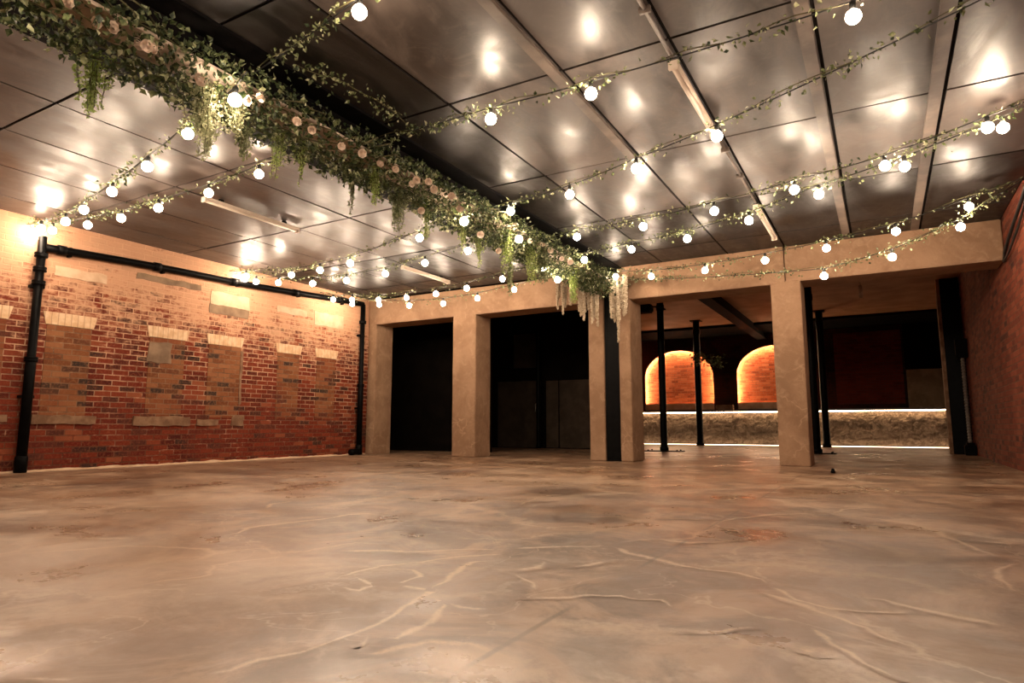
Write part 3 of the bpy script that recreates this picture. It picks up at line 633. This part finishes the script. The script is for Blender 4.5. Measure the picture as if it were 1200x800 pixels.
for y in (.5, 2.2, 4.0, 6.6, 7.4): mb.box((-1.28, y-.015, ZC-.045), (-1.20, y+.015, ZC-.001))
tag(mb.build('conduit', M['batten'], None, True), 'thin grey conduit linking the tube lights along the ceiling', 'conduit')

# ------------------------------------------------------------------ main girder
t = struct(thing('trim_%d' % n, (-4.17, 3, 3.2), '', '')); n += 1
for k in ('label', 'category'): del t[k]
mb = MB(); mb.box((-4.33, -4.9, 3.15), (-4.01, 10.88, 3.175), 0, .004); mb.build('bottom_flange', M['wood'], t)
mb = MB(); mb.box((-4.185, -4.9, 3.175), (-4.155, 10.88, ZC)); mb.box((-4.40, -4.9, ZC-.025), (-3.94, 10.88, ZC)); mb.build('web', M['black'], t)

# ------------------------------------------------------------------ foliage
NEAR_BULBS = [Vector(v) for v in ((-3.90, 2.80, 2.93), (-5.10, 3.22, 3.13), (-3.90, 5.74, 2.86), (-3.90, 6.99, 2.98), (-4.30, 8.46, 2.97), (-4.30, 8.95, 2.89), (-3.90, 10.45, 3.20), (-3.76, 6.53, 3.19), (-3.81, 8.88, 3.13))]
def scorched(p): return any((p-b).length < .10 for b in NEAR_BULBS)      # leaves are kept clear of the lamps
def rdir(r, up=0.0):
    v = Vector((r.gauss(0, 1), r.gauss(0, 1), r.gauss(0, 1)+up))
    return v.normalized() if v.length > 1e-4 else Vector((0, 0, 1))
def ivy_mass(name, label, y0, y1, per_m, seed, mats, xr=(-4.62, -3.74), zr=(2.88, 3.42)):
    r = random.Random(seed); t = thing(name, (-4.17, (y0+y1)/2, 3.15), label, 'garland')
    st = MB(); lf = MB()
    for s_ in range(9):
        ph = r.uniform(0, 6); pts = []
        y = y0
        while y <= y1:
            a = ph + y*(1.3+.2*s_)
            pts.append((-4.17 + (.22+.1*math.sin(y*2+s_))*math.cos(a) + .06*r.uniform(-1, 1), y, 3.15 + .12*math.sin(a) + .04*r.uniform(-1, 1))); y += .12
        st.tube(pts, .006, 5)
    N = int((y1-y0)*per_m*2.3)
    for i in range(N):
        y = r.uniform(y0, y1)
        dens = .5+.5*noise.noise(Vector((y*2.1, seed, 0)))
        cxm = (xr[0]+xr[1])/2; hw = (xr[1]-xr[0])/2
        a = r.uniform(0, 2*PI); rad = math.sqrt(r.random())*(.62+.5*dens)
        p = Vector((cxm + hw*rad*math.cos(a), y, 3.12 + .25*rad*math.sin(a)))
        if p.z > 3.42: p.z = 3.42
        if scorched(p): continue
        L_ = r.uniform(.032, .066)
        q = r.random()
        lf.leaf(p, rdir(r, -.5), rdir(r, .3), L_, L_*r.uniform(.55, .85), 0 if q < .74 else (1 if q < .93 else 2))
    st.build('stem', M['stem'], t); lf.build('leaves', mats, t)
    return t
mm = [M['leaf_dark'], M['leaf_mid'], M['leaf_pale']]
ivy_mass('ivy_garland', 'dense leafy garland on the near end of the ceiling beam, upper left', .6, 4.3, 520, 1, mm)
ivy_mass('ivy_garland', 'dense leafy garland on the middle stretch of the ceiling beam', 4.25, 7.6, 620, 2, mm)
ivy_mass('ivy_garland', 'dense leafy garland on the far end of the beam above the twin narrow pillars', 7.55, 10.75, 620, 3, mm)

def trail_vine(name, label, pts, dens, seed, mats, spread=.035, group=None, cat='vine', lsz=(.026, .052)):
    """stem winding along a polyline with leaves in uneven clumps"""
    r = random.Random(seed); P = [Vector(p) for p in pts]
    t = thing(name, P[len(P)//2], label, cat, group); st = MB(); lf = MB(); sp = []
    for i in range(len(P)-1):
        d = P[i+1]-P[i]; m = max(2, int(d.length/.08))
        for k in range(m):
            q = P[i] + d*(k/m); a = q.x*9 + q.y*9 + seed
            sp.append(q + Vector((0, math.cos(a)*.016, math.sin(a)*.016 + .012)))
            cl = max(0.08, .55 + 1.1*noise.noise(q*1.9 + Vector((seed, 0, 0))))
            for j in range(int(1.7*dens*d.length/m*cl + r.random())):
                b = q + Vector((r.gauss(0, spread), r.gauss(0, spread), r.gauss(0, spread)-.005))
                b.z = min(b.z, 3.42); b.x = max(XL+.05, min(XR-.06, b.x)); L_ = r.uniform(*lsz); u = r.random()
                lf.leaf(b, rdir(r, -.3), rdir(r), L_, L_*r.uniform(.5, .8), 0 if u < .35 else (1 if u < .85 else 2))
    sp.append(P[-1]); st.tube(sp, .004, 5)
    st.build('stem', M['stem'], t); lf.build('leaves', mats, t); return t

def bunch(x, y, zt, zb, w, kind, label, seed):
    r = random.Random(seed); t = thing('hanging_foliage', (x, y, zt), label, 'foliage', 'foliage trails hanging from the beam garland')
    L_ = zt-zb; st = MB(); lf = MB(); ns = max(5, int(w*105))
    for s_ in range(ns):
        ox, oy = r.gauss(0, w*.24), r.gauss(0, w*.24); ln = L_*r.uniform(.45, 1.0) if s_ else L_
        pts = []; m = max(4, int(ln/.03)); dr = r.uniform(-.12, .12)*w
        for k in range(m+1):
            u = k/m; pts.append(Vector((x+ox*(1.1-.35*u)+dr*u+.008*math.sin(k+s_), y+oy*(1.1-.35*u), zt-u*ln)))
        st.tube(pts, .003, 4)
        for k, p in enumerate(pts):
            if scorched(p): continue
            for j in range({'fern': 5, 'string': 3, 'leafy': 4}[kind]):
                if kind == 'fern': l = r.uniform(.018, .034); lf.leaf(p+rdir(r)*.012, rdir(r, -.6), rdir(r), l, l*.35)
                elif kind == 'string': l = r.uniform(.014, .022); lf.leaf(p+rdir(r)*.010, rdir(r), rdir(r), l, l*.85)
                else: l = r.uniform(.020, .034); lf.leaf(p+rdir(r)*.02, rdir(r, -.3), rdir(r), l, l*.7)
    return t, st, lf
BUN = [(-4.55, 2.18, 3.16, 2.74, .18, 'leafy', 'leaf_bright', 'big bushy green clump hanging at the upper left over the ceiling sheets'),
 (-4.10, 2.69, 3.01, 2.64, .25, 'leafy', 'leaf_pale', 'wide pale clump hanging right of the second bulb from the beam, upper left'),
 (-4.50, 3.00, 3.05, 2.70, .15, 'leafy', 'leaf_pale', 'pale silvery clump hanging on the left side of the beam, upper left'),
 (-4.10, 2.96, 3.01, 2.78, .18, 'leafy', 'leaf_pale', 'short pale clump under the brightest cluster of roses'),
 (-4.20, 3.43, 3.00, 2.64, .09, 'fern', 'leaf_bright', 'narrow yellow-green fern tail, left of a near pair'),
 (-4.20, 3.67, 3.04, 2.66, .11, 'string', 'leaf_bright', 'trailing string of small leaves, right of a near pair'),
 (-4.20, 3.10, 2.92, 2.68, .13, 'leafy', 'leaf_mid', 'short dark sprig just left of the near fern tail'),
 (-4.45, 4.55, 3.09, 2.70, .09, 'string', 'leaf_mid', 'thin trailing strand crossing the left ceiling sheets alone'),
 (-4.05, 4.46, 3.08, 2.69, .13, 'fern', 'leaf_bright', 'fluffy green fern tuft under the row of peach roses'),
 (-4.20, 4.97, 2.98, 2.58, .16, 'leafy', 'leaf_mid', 'loose olive tuft hanging below the middle of the beam'),
 (-4.30, 5.58, 3.07, 2.68, .08, 'fern', 'leaf_bright', 'slim bright green tail just above a bulb, mid-beam'),
 (-4.20, 6.13, 2.99, 2.64, .09, 'fern', 'leaf_bright', 'bright green tail hanging under the bulb buried in the garland'),
 (-4.30, 6.66, 2.98, 2.60, .12, 'fern', 'leaf_bright', 'stubby green fern tail between two bulbs, far half of beam'),
 (-4.10, 7.02, 3.27, 2.59, .13, 'leafy', 'leaf_bright', 'long leafy green trail reaching down towards a bulb'),
 (-4.20, 7.26, 2.98, 2.34, .11, 'leafy', 'leaf_mid', 'longest mixed green trail, ending just over the concrete beam'),
 (-4.05, 7.59, 3.26, 2.54, .18, 'fern', 'leaf_bright', 'thick green fern trail touching the top of the left concrete beam'),
 (-4.10, 8.05, 3.16, 2.66, .15, 'leafy', 'leaf_mid', 'leafy trail beside the cream tassels, nearest them'),
 (-4.10, 9.11, 3.07, 2.56, .16, 'leafy', 'leaf_bright', 'green trail behind the first cream tassels')]
for i, (x, y, zt, zb, w, kd, mt, lab) in enumerate(BUN):
    t, st, lf = bunch(x, y, zt, zb, w, kd, lab, 40+i); st.build('stem', M['stem'], t); lf.build('leaves', M[mt], t)
# cream tassels
CR = [(-5.07, 10.60, 3.34, 2.76, .07, 'thin cream tassel farthest left, over the left beam'), (-4.95, 10.60, 3.26, 2.65, .08, 'second thin cream tassel from the left, over the left beam'),
 (-4.79, 10.50, 3.28, 2.79, .07, 'short cream tassel in the middle of the three thin ones and the bunch'), (-4.62, 10.60, 3.14, 2.50, .13, 'medium cream tassel over the left narrow pillar'),
 (-4.45, 10.50, 3.40, 3.12, .06, 'tiny cream tassel high among the leaves'), (-4.39, 10.65, 3.13, 2.39, .26, 'broad cream tassel bunch hanging over the left narrow pillar'),
 (-4.00, 10.65, 3.26, 2.45, .20, 'fullest cream tassel bunch above the right narrow pillar'), (-3.81, 10.65, 3.24, 2.54, .17, 'cream tassel bunch at the right edge over the right narrow pillar'),
 (-3.94, 10.65, 2.85, 2.08, .07, 'longest thin cream tassel hanging down the right narrow pillar')]
for i, (x, y, zt, zb, w, lab) in enumerate(CR):
    r = random.Random(90+i); t = thing('amaranth_tassel', (x, y, zt), lab, 'flower tassel', 'cream tassels at the end of the garland')
    ns = max(2, int(w*46))
    for s_ in range(ns):
        mb = MB(); ox, oy = r.uniform(-.5, .5)*w*.85, r.uniform(-.5, .5)*min(w, .14)*.8; ln = (zt-zb)*(1 if s_ == 0 else r.uniform(.55, .98))
        z0 = zt - r.uniform(0, .04); k = 0; z = z0
        while z > zt-ln:
            u = (zt-z)/ln; rad = .026*(1-.6*u)+.006
            for j in range(3):
                a = r.uniform(0, 2*PI); p = Vector((x+ox+rad*math.cos(a)*.8, y+oy+rad*math.sin(a)*.8, z+r.uniform(-.01, .01)))
                s = r.uniform(.010, .017)
                mb.add([p+Vector((s, 0, 0)), p+Vector((0, s, 0)), p+Vector((-s, 0, 0)), p+Vector((0, -s, 0)), p+Vector((0, 0, s*.8)), p-Vector((0, 0, s*1.6))],
                       [(0, 1, 4), (1, 2, 4), (2, 3, 4), (3, 0, 4), (1, 0, 5), (2, 1, 5), (3, 2, 5), (0, 3, 5)])
            z -= .012
        mb.tube([(x+ox, y+oy, z0+.03), (x+ox, y+oy, zt-ln+.02)], .006, 5)
        mb.build('strand', M['amaranth'], t)

# roses
def rose_mesh():
    mb = MB(); r = random.Random(4)
    for ring, (cnt, R_, z0, z1, fl) in enumerate(((3, .008, .010, .042, 0), (5, .015, .004, .040, .001), (5, .023, -.002, .032, .004), (7, .030, -.006, .020, .009))):
        for k in range(cnt):
            a = 2*PI*(k+.5*(ring % 2))/cnt + ring*.4; N = 6; half = PI/cnt*1.25; vs = []
            for i in range(N):
                for j in range(N):
                    u = i/(N-1)*2-1; v = j/(N-1)
                    rr = R_*(.35+.65*math.sin(v*PI*.55)) + fl*v**3 + .0025*u + r.uniform(-.0006, .0006)
                    zz = z0+(z1-z0)*v*(1-.28*u*u)
                    vs.append((rr*math.cos(a+u*half), rr*math.sin(a+u*half), zz))
            mb.add(vs, [(i*N+j, (i+1)*N+j, (i+1)*N+j+1, i*N+j+1) for i in range(N-1) for j in range(N-1)])
    mb.lathe([(.004, -.01), (.018, .0), (.02, .008), (.008, .015)], (0, 0, 0), 8)
    return mb.mesh('rose_petals', M['petal'], True)
rm = rose_mesh()
cal = MB(); cal.lathe([(.003, -.05), (.004, -.012), (.014, -.008), (.016, .0)], (0, 0, 0), 7)
for k in range(5):
    a = 2*PI*k/5; cal.leaf(Vector((.012*math.cos(a), .012*math.sin(a), -.004)), Vector((math.cos(a), math.sin(a), -.2)), Vector((0, 0, 1)), .03, .012)
calm = cal.mesh('rose_calyx', M['leaf_dark'])
ROSES = [(-4.0, 1.76, 3.09), (-4.0, 2.02, 3.08), (-3.95, 2.2, 3.04), (-3.95, 2.25, 3.05), (-3.95, 2.58, 3.0), (-4.1, 2.23, 3.12), (-4.1, 1.97, 3.12), (-4.1, 2.69, 3.09), (-3.95, 2.96, 3.02), (-3.85, 2.99, 3.04), (-3.85, 3.33, 3.0), (-3.85, 3.48, 2.99), (-3.85, 3.81, 2.98), (-3.8, 4.01, 2.98), (-3.8, 4.24, 2.98), (-3.8, 4.45, 3.0), (-3.85, 4.76, 2.97), (-3.8, 4.76, 3.0), (-3.75, 4.88, 3.02), (-3.8, 5.05, 3.0), (-3.75, 5.28, 3.0), (-3.85, 5.57, 2.97), (-4.1, 5.22, 2.88), (-3.85, 8.12, 3.0), (-3.85, 8.41, 3.02), (-3.9, 7.63, 3.1), (-3.9, 7.87, 3.07), (-4.2, 6.96, 2.88), (-3.8, 10.33, 3.15), (-4.0, 7.05, 3.22), (-4.1, 6.37, 2.93), (-3.9, 7.26, 3.05)]
def roselabel(y):
    if y < 2.4: return 'cream-peach rose in the garland at the very top left, among large dark leaves'
    if y < 3.2: return 'cream rose in the garland beside the bright bulbs, upper left'
    if y < 4.1: return 'peach rose in the garland to the right of the near fern tails'
    if y < 4.6: return 'peach rose in the row above the fluffy green fern tuft'
    if y < 5.7: return 'pale rose in the garland at mid-beam'
    if y < 7.3: return 'pale rose among leaves in the far half of the garland'
    if y < 9: return 'small pale rose near the far end of the garland, above the cream tassels'
    return 'pale rose at the end of the garland, on top of the right cream tassel bunch'
seen = {}
for i, (x, y, z) in enumerate(ROSES):
    r = random.Random(i+300)
    o = bpy.data.objects.new('rose', rm); C.objects.link(o); tag(o, roselabel(y), 'rose', 'roses: ' + roselabel(y))
    c = bpy.data.objects.new('calyx', calm); C.objects.link(c); c.parent = o
    d = Vector((.45+r.uniform(-.4, .4), -1.0, -.75+r.uniform(-.4, .4))).normalized()
    s = r.uniform(.85, 1.15)
    o.matrix_world = Matrix.Translation((x+.03, y-.03, z-.03)) @ d.to_track_quat('Z', 'Y').to_matrix().to_4x4() @ Matrix.Scale(s, 4)

# ------------------------------------------------------------------ festoon lights
bm_ = MB(); R0 = .047
prof = [(.012, .058), (.014, .050), (.022, .040)] + [(R0*math.sin(a), R0*math.cos(a)) for a in [PI*(.22+.78*k/9) for k in range(9)]] + [(.002, -R0)]
bm_.lathe(prof, (0, 0, 0), 14); bulb_me = bm_.mesh('bulb_glass', M['bulb'], True)
sk = MB(); sk.lathe([(.017, .046), (.019, .050), (.019, .095), (.012, .104), (.008, .112)], (0, 0, 0), 12); sock_me = sk.mesh('bulb_socket', M['socket'], True)
HANG = .105
def festoon(a, b, bulbs, label, extra_pts=None):
    """cable from a to b passing over every bulb; bulbs hang from it in their sockets"""
    t = thing('string_lights', a, label, 'string lights', 'festoon strings across the ceiling')
    P = [Vector(a)] + [Vector(q)+Vector((0, 0, HANG)) for q in bulbs] + [Vector(b)]
    path = []
    for i in range(len(P)-1):
        d = (P[i+1]-P[i]); L_ = Vector((d.x, d.y, 0)).length; m = 8
        for k in range(m):
            u = k/m; path.append(P[i]+d*u - Vector((0, 0, .010*L_*4*u*(1-u))))
    path.append(P[-1])
    mb = MB(); mb.tube(path, .0055, 6); mb.build('cable', M['cable'], t)
    for q in bulbs:
        o = bpy.data.objects.new('bulb', bulb_me); C.objects.link(o); o.parent = t; o.location = Vector(q)-Vector(a)
        s = bpy.data.objects.new('socket', sock_me); C.objects.link(s); s.parent = o
    return path
V = 'leaf'
strings = [
 ('A right', (-4.0, 3.04, 3.30), (XR-.012, 2.1, 3.42), [(-2.73, 2.81, 3.22), (-1.80, 2.66, 3.17), (-.9, 2.51, 3.18)], 'nearest string, crossing the top edge of the photo right of the garland', 70),
 ('A left', (-3.76, 2.78, 3.10), (XL+.012, 4.12, 3.35), [(-3.90, 2.80, 2.93), (-5.10, 3.22, 3.13), (-5.94, 3.37, 3.06), (-6.83, 3.53, 3.03), (-7.69, 3.69, 3.03), (-8.33, 3.81, 3.03), (-9.36, 4.00, 3.16)], 'string of seven bulbs from garland to left downpipe, nearer of two', 75),
 ('B right', (-4.0, 4.43, 3.32), (XR-.012, 4.4, 3.40), [(-2.74, 4.42, 3.20), (-1.82, 4.42, 3.18), (-.0, 4.41, 3.21)], 'straight string with three bulbs crossing the upper middle of the ceiling', 80),
 ('B left', (-4.34, 4.4, 3.36), (XL+.03, 4.2, 3.36), [(-5.59, 4.35, 3.26), (-6.38, 4.32, 3.19), (-7.27, 4.29, 3.16), (-8.00, 4.27, 3.15), (-8.71, 4.24, 3.17), (-9.55, 4.22, 3.22), (-9.86, 4.19, 3.24)], 'string of seven bulbs ending on top of the left downpipe, farther of two', 75),
 ('C right', (-4.0, 6.62, 3.30), (XR-.012, 4.46, 3.40), [(-3.76, 6.53, 3.19), (-2.80, 6.15, 3.10), (-1.93, 5.80, 3.09), (-1.09, 5.47, 3.09)], 'string of four bulbs slanting up to the top right corner', 60),
 ('D right', (-4.0, 8.06, 3.30), (XR-.012, 6.55, 3.40), [(-3.50, 7.91, 3.19), (-2.47, 7.64, 3.10), (-1.54, 7.39, 3.07), (-.66, 7.15, 3.08), (.17, 6.93, 3.09), (.96, 6.72, 3.20)], 'string of six bulbs to the right wall, upper of the close pair', 80),
 ('E right', (-4.0, 8.96, 3.28), (XR-.012, 6.62, 3.42), [(-3.81, 8.88, 3.13), (-2.93, 8.51, 3.08), (-2.05, 8.14, 3.01), (-1.23, 7.79, 3.02), (-.45, 7.46, 3.09), (.34, 7.13, 3.12), (1.08, 6.82, 3.21)], 'string of seven bulbs to the right wall, lower of the close pair', 80),
 ('F right', (-4.0, 10.48, 3.36), (XR-.012, 8.9, 3.40), [(-3.90, 10.45, 3.20), (-3.20, 10.25, 3.08), (-2.26, 9.98, 3.01), (-1.34, 9.72, 2.99), (-.52, 9.49, 3.00), (.29, 9.27, 3.05), (1.04, 9.06, 3.18)], 'string of seven bulbs hanging in front of the right concrete beam', 80),
 ('G right', (-3.9, 10.70, 3.20), (XR-.012, 8.95, 3.40), [(-.58, 9.63, 2.65), (.23, 9.38, 2.75), (.95, 9.15, 2.97)], 'lowest string, three bulbs at the bottom edge of the right concrete beam', 85),
 ('C left', (-3.78, 5.66, 3.08), (XL+.03, 7.25, 3.36), [(-3.90, 5.74, 2.86), (-5.22, 6.63, 3.10), (-6.64, 6.82, 2.98), (-7.35, 6.91, 2.98), (-8.08, 7.00, 3.01), (-9.41, 7.17, 3.18)], 'string of six bulbs, nearest of the left far group', 55),
 ('D left', (-3.76, 6.95, 3.16), (XL+.03, 7.5, 3.38), [(-3.90, 6.99, 2.98), (-5.11, 7.63, 3.15), (-5.88, 7.61, 3.06), (-6.64, 7.59, 2.98), (-7.44, 7.57, 2.96), (-8.19, 7.55, 2.99), (-9.01, 7.53, 3.09), (-9.57, 7.51, 3.17), (-9.86, 7.50, 3.25)], 'string of nine bulbs to the brick wall, second of the left far group', 55),
 ('E left', (-4.15, 8.35, 3.14), (XL+.03, 9.4, 3.36), [(-4.30, 8.46, 2.97), (-5.53, 9.32, 3.12), (-6.28, 9.34, 3.04), (-6.96, 9.35, 3.01), (-7.65, 9.36, 3.01), (-8.35, 9.37, 3.04), (-9.05, 9.38, 3.11), (-9.58, 9.39, 3.17)], 'string of eight bulbs to the brick wall, third of the left far group', 50),
 ('F left', (-4.12, 8.85, 3.12), (XL+.03, 9.9, 3.36), [(-4.30, 8.95, 2.89), (-5.83, 10.26, 3.14), (-6.60, 10.19, 3.04), (-7.36, 10.13, 3.00), (-8.15, 10.06, 3.02), (-8.89, 10.00, 3.10), (-9.58, 9.94, 3.17)], 'string of seven bulbs hanging in front of the left concrete beam', 50),
]
for i, (nm, a, b, bl, lab, dens) in enumerate(strings):
    path = festoon(a, b, bl, lab)
    trail_vine('leafy_vine', 'leafy vine: ' + lab, path[::4]+[path[-1]], dens, 500+i*3, mm, .032, 'leafy vines wound on the light strings')
# unseen festoon rows added over and behind the camera to carry the room's light
for i, (y0, y1) in enumerate(((1.3, .9), (-1.2, -1.4))):
    bl = [(-3.6+.95*k, y0+(y1-y0)*k/5, 3.12+.02*abs(k-2.5)) for k in range(6)]
    festoon((-4.0, y0, 3.32), (XR-.012, y1, 3.42), bl, 'added unseen string lights over and behind the viewpoint, %s row right of the beam' % ('first', 'last')[i])
    bl = [(-9.4+.95*k, y1+(y0-y1)*k/6, 3.10+.02*abs(k-2.5)) for k in range(6)]
    festoon((-4.34, y0, 3.34), (XL, y1, 3.40), bl, 'added unseen string lights over and behind the viewpoint, %s row left of the beam' % ('first', 'last')[i])

# sprays beside the beam, vine edging, fern in front of the dark pier
trail_vine('leafy_vine', 'sparse dark vine creeping along the ceiling just right of the garland', [(-3.75, 3.2, 3.36), (-3.6, 3.9, 3.38), (-3.65, 4.6, 3.34), (-3.5, 4.45, 3.36)], 90, 700, mm, .06)
trail_vine('leafy_vine', 'thin vine edging the black shade strip left of the garland', [(-5.1, 1.6, 3.37), (-5.05, 2.6, 3.36), (-5.0, 3.4, 3.37), (-4.9, 4.4, 3.37)], 70, 701, mm, .035)
trail_vine('fern_spray', 'dark fern spray hanging before the wall between the two lit arches', [(-4.95, 20.1, 2.75), (-4.7, 20.0, 2.66), (-4.35, 20.0, 2.58), (-4.1, 20.0, 2.50)], 260, 702, [M['leaf_dark'], M['leaf_dark'], M['leaf_mid']], .10, None, 'fern', (.06, .12))

# ------------------------------------------------------------------ world and colour
w = bpy.data.worlds.new('world'); sc.world = w; w.use_nodes = True
w.node_tree.nodes['Background'].inputs[0].default_value = (.9, .75, .6, 1)
w.node_tree.nodes['Background'].inputs[1].default_value = .01
sc.view_settings.view_transform = 'Standard'; sc.view_settings.look = 'None'
sc.view_settings.exposure = 0; sc.view_settings.gamma = 1; sc.view_settings.use_curve_mapping = False
cy = sc.cycles
cy.use_light_tree = True; cy.use_denoising = True; cy.max_bounces = 6; cy.diffuse_bounces = 4; cy.glossy_bounces = 3
cy.sample_clamp_indirect = 4; cy.caustics_reflective = False; cy.caustics_refractive = False
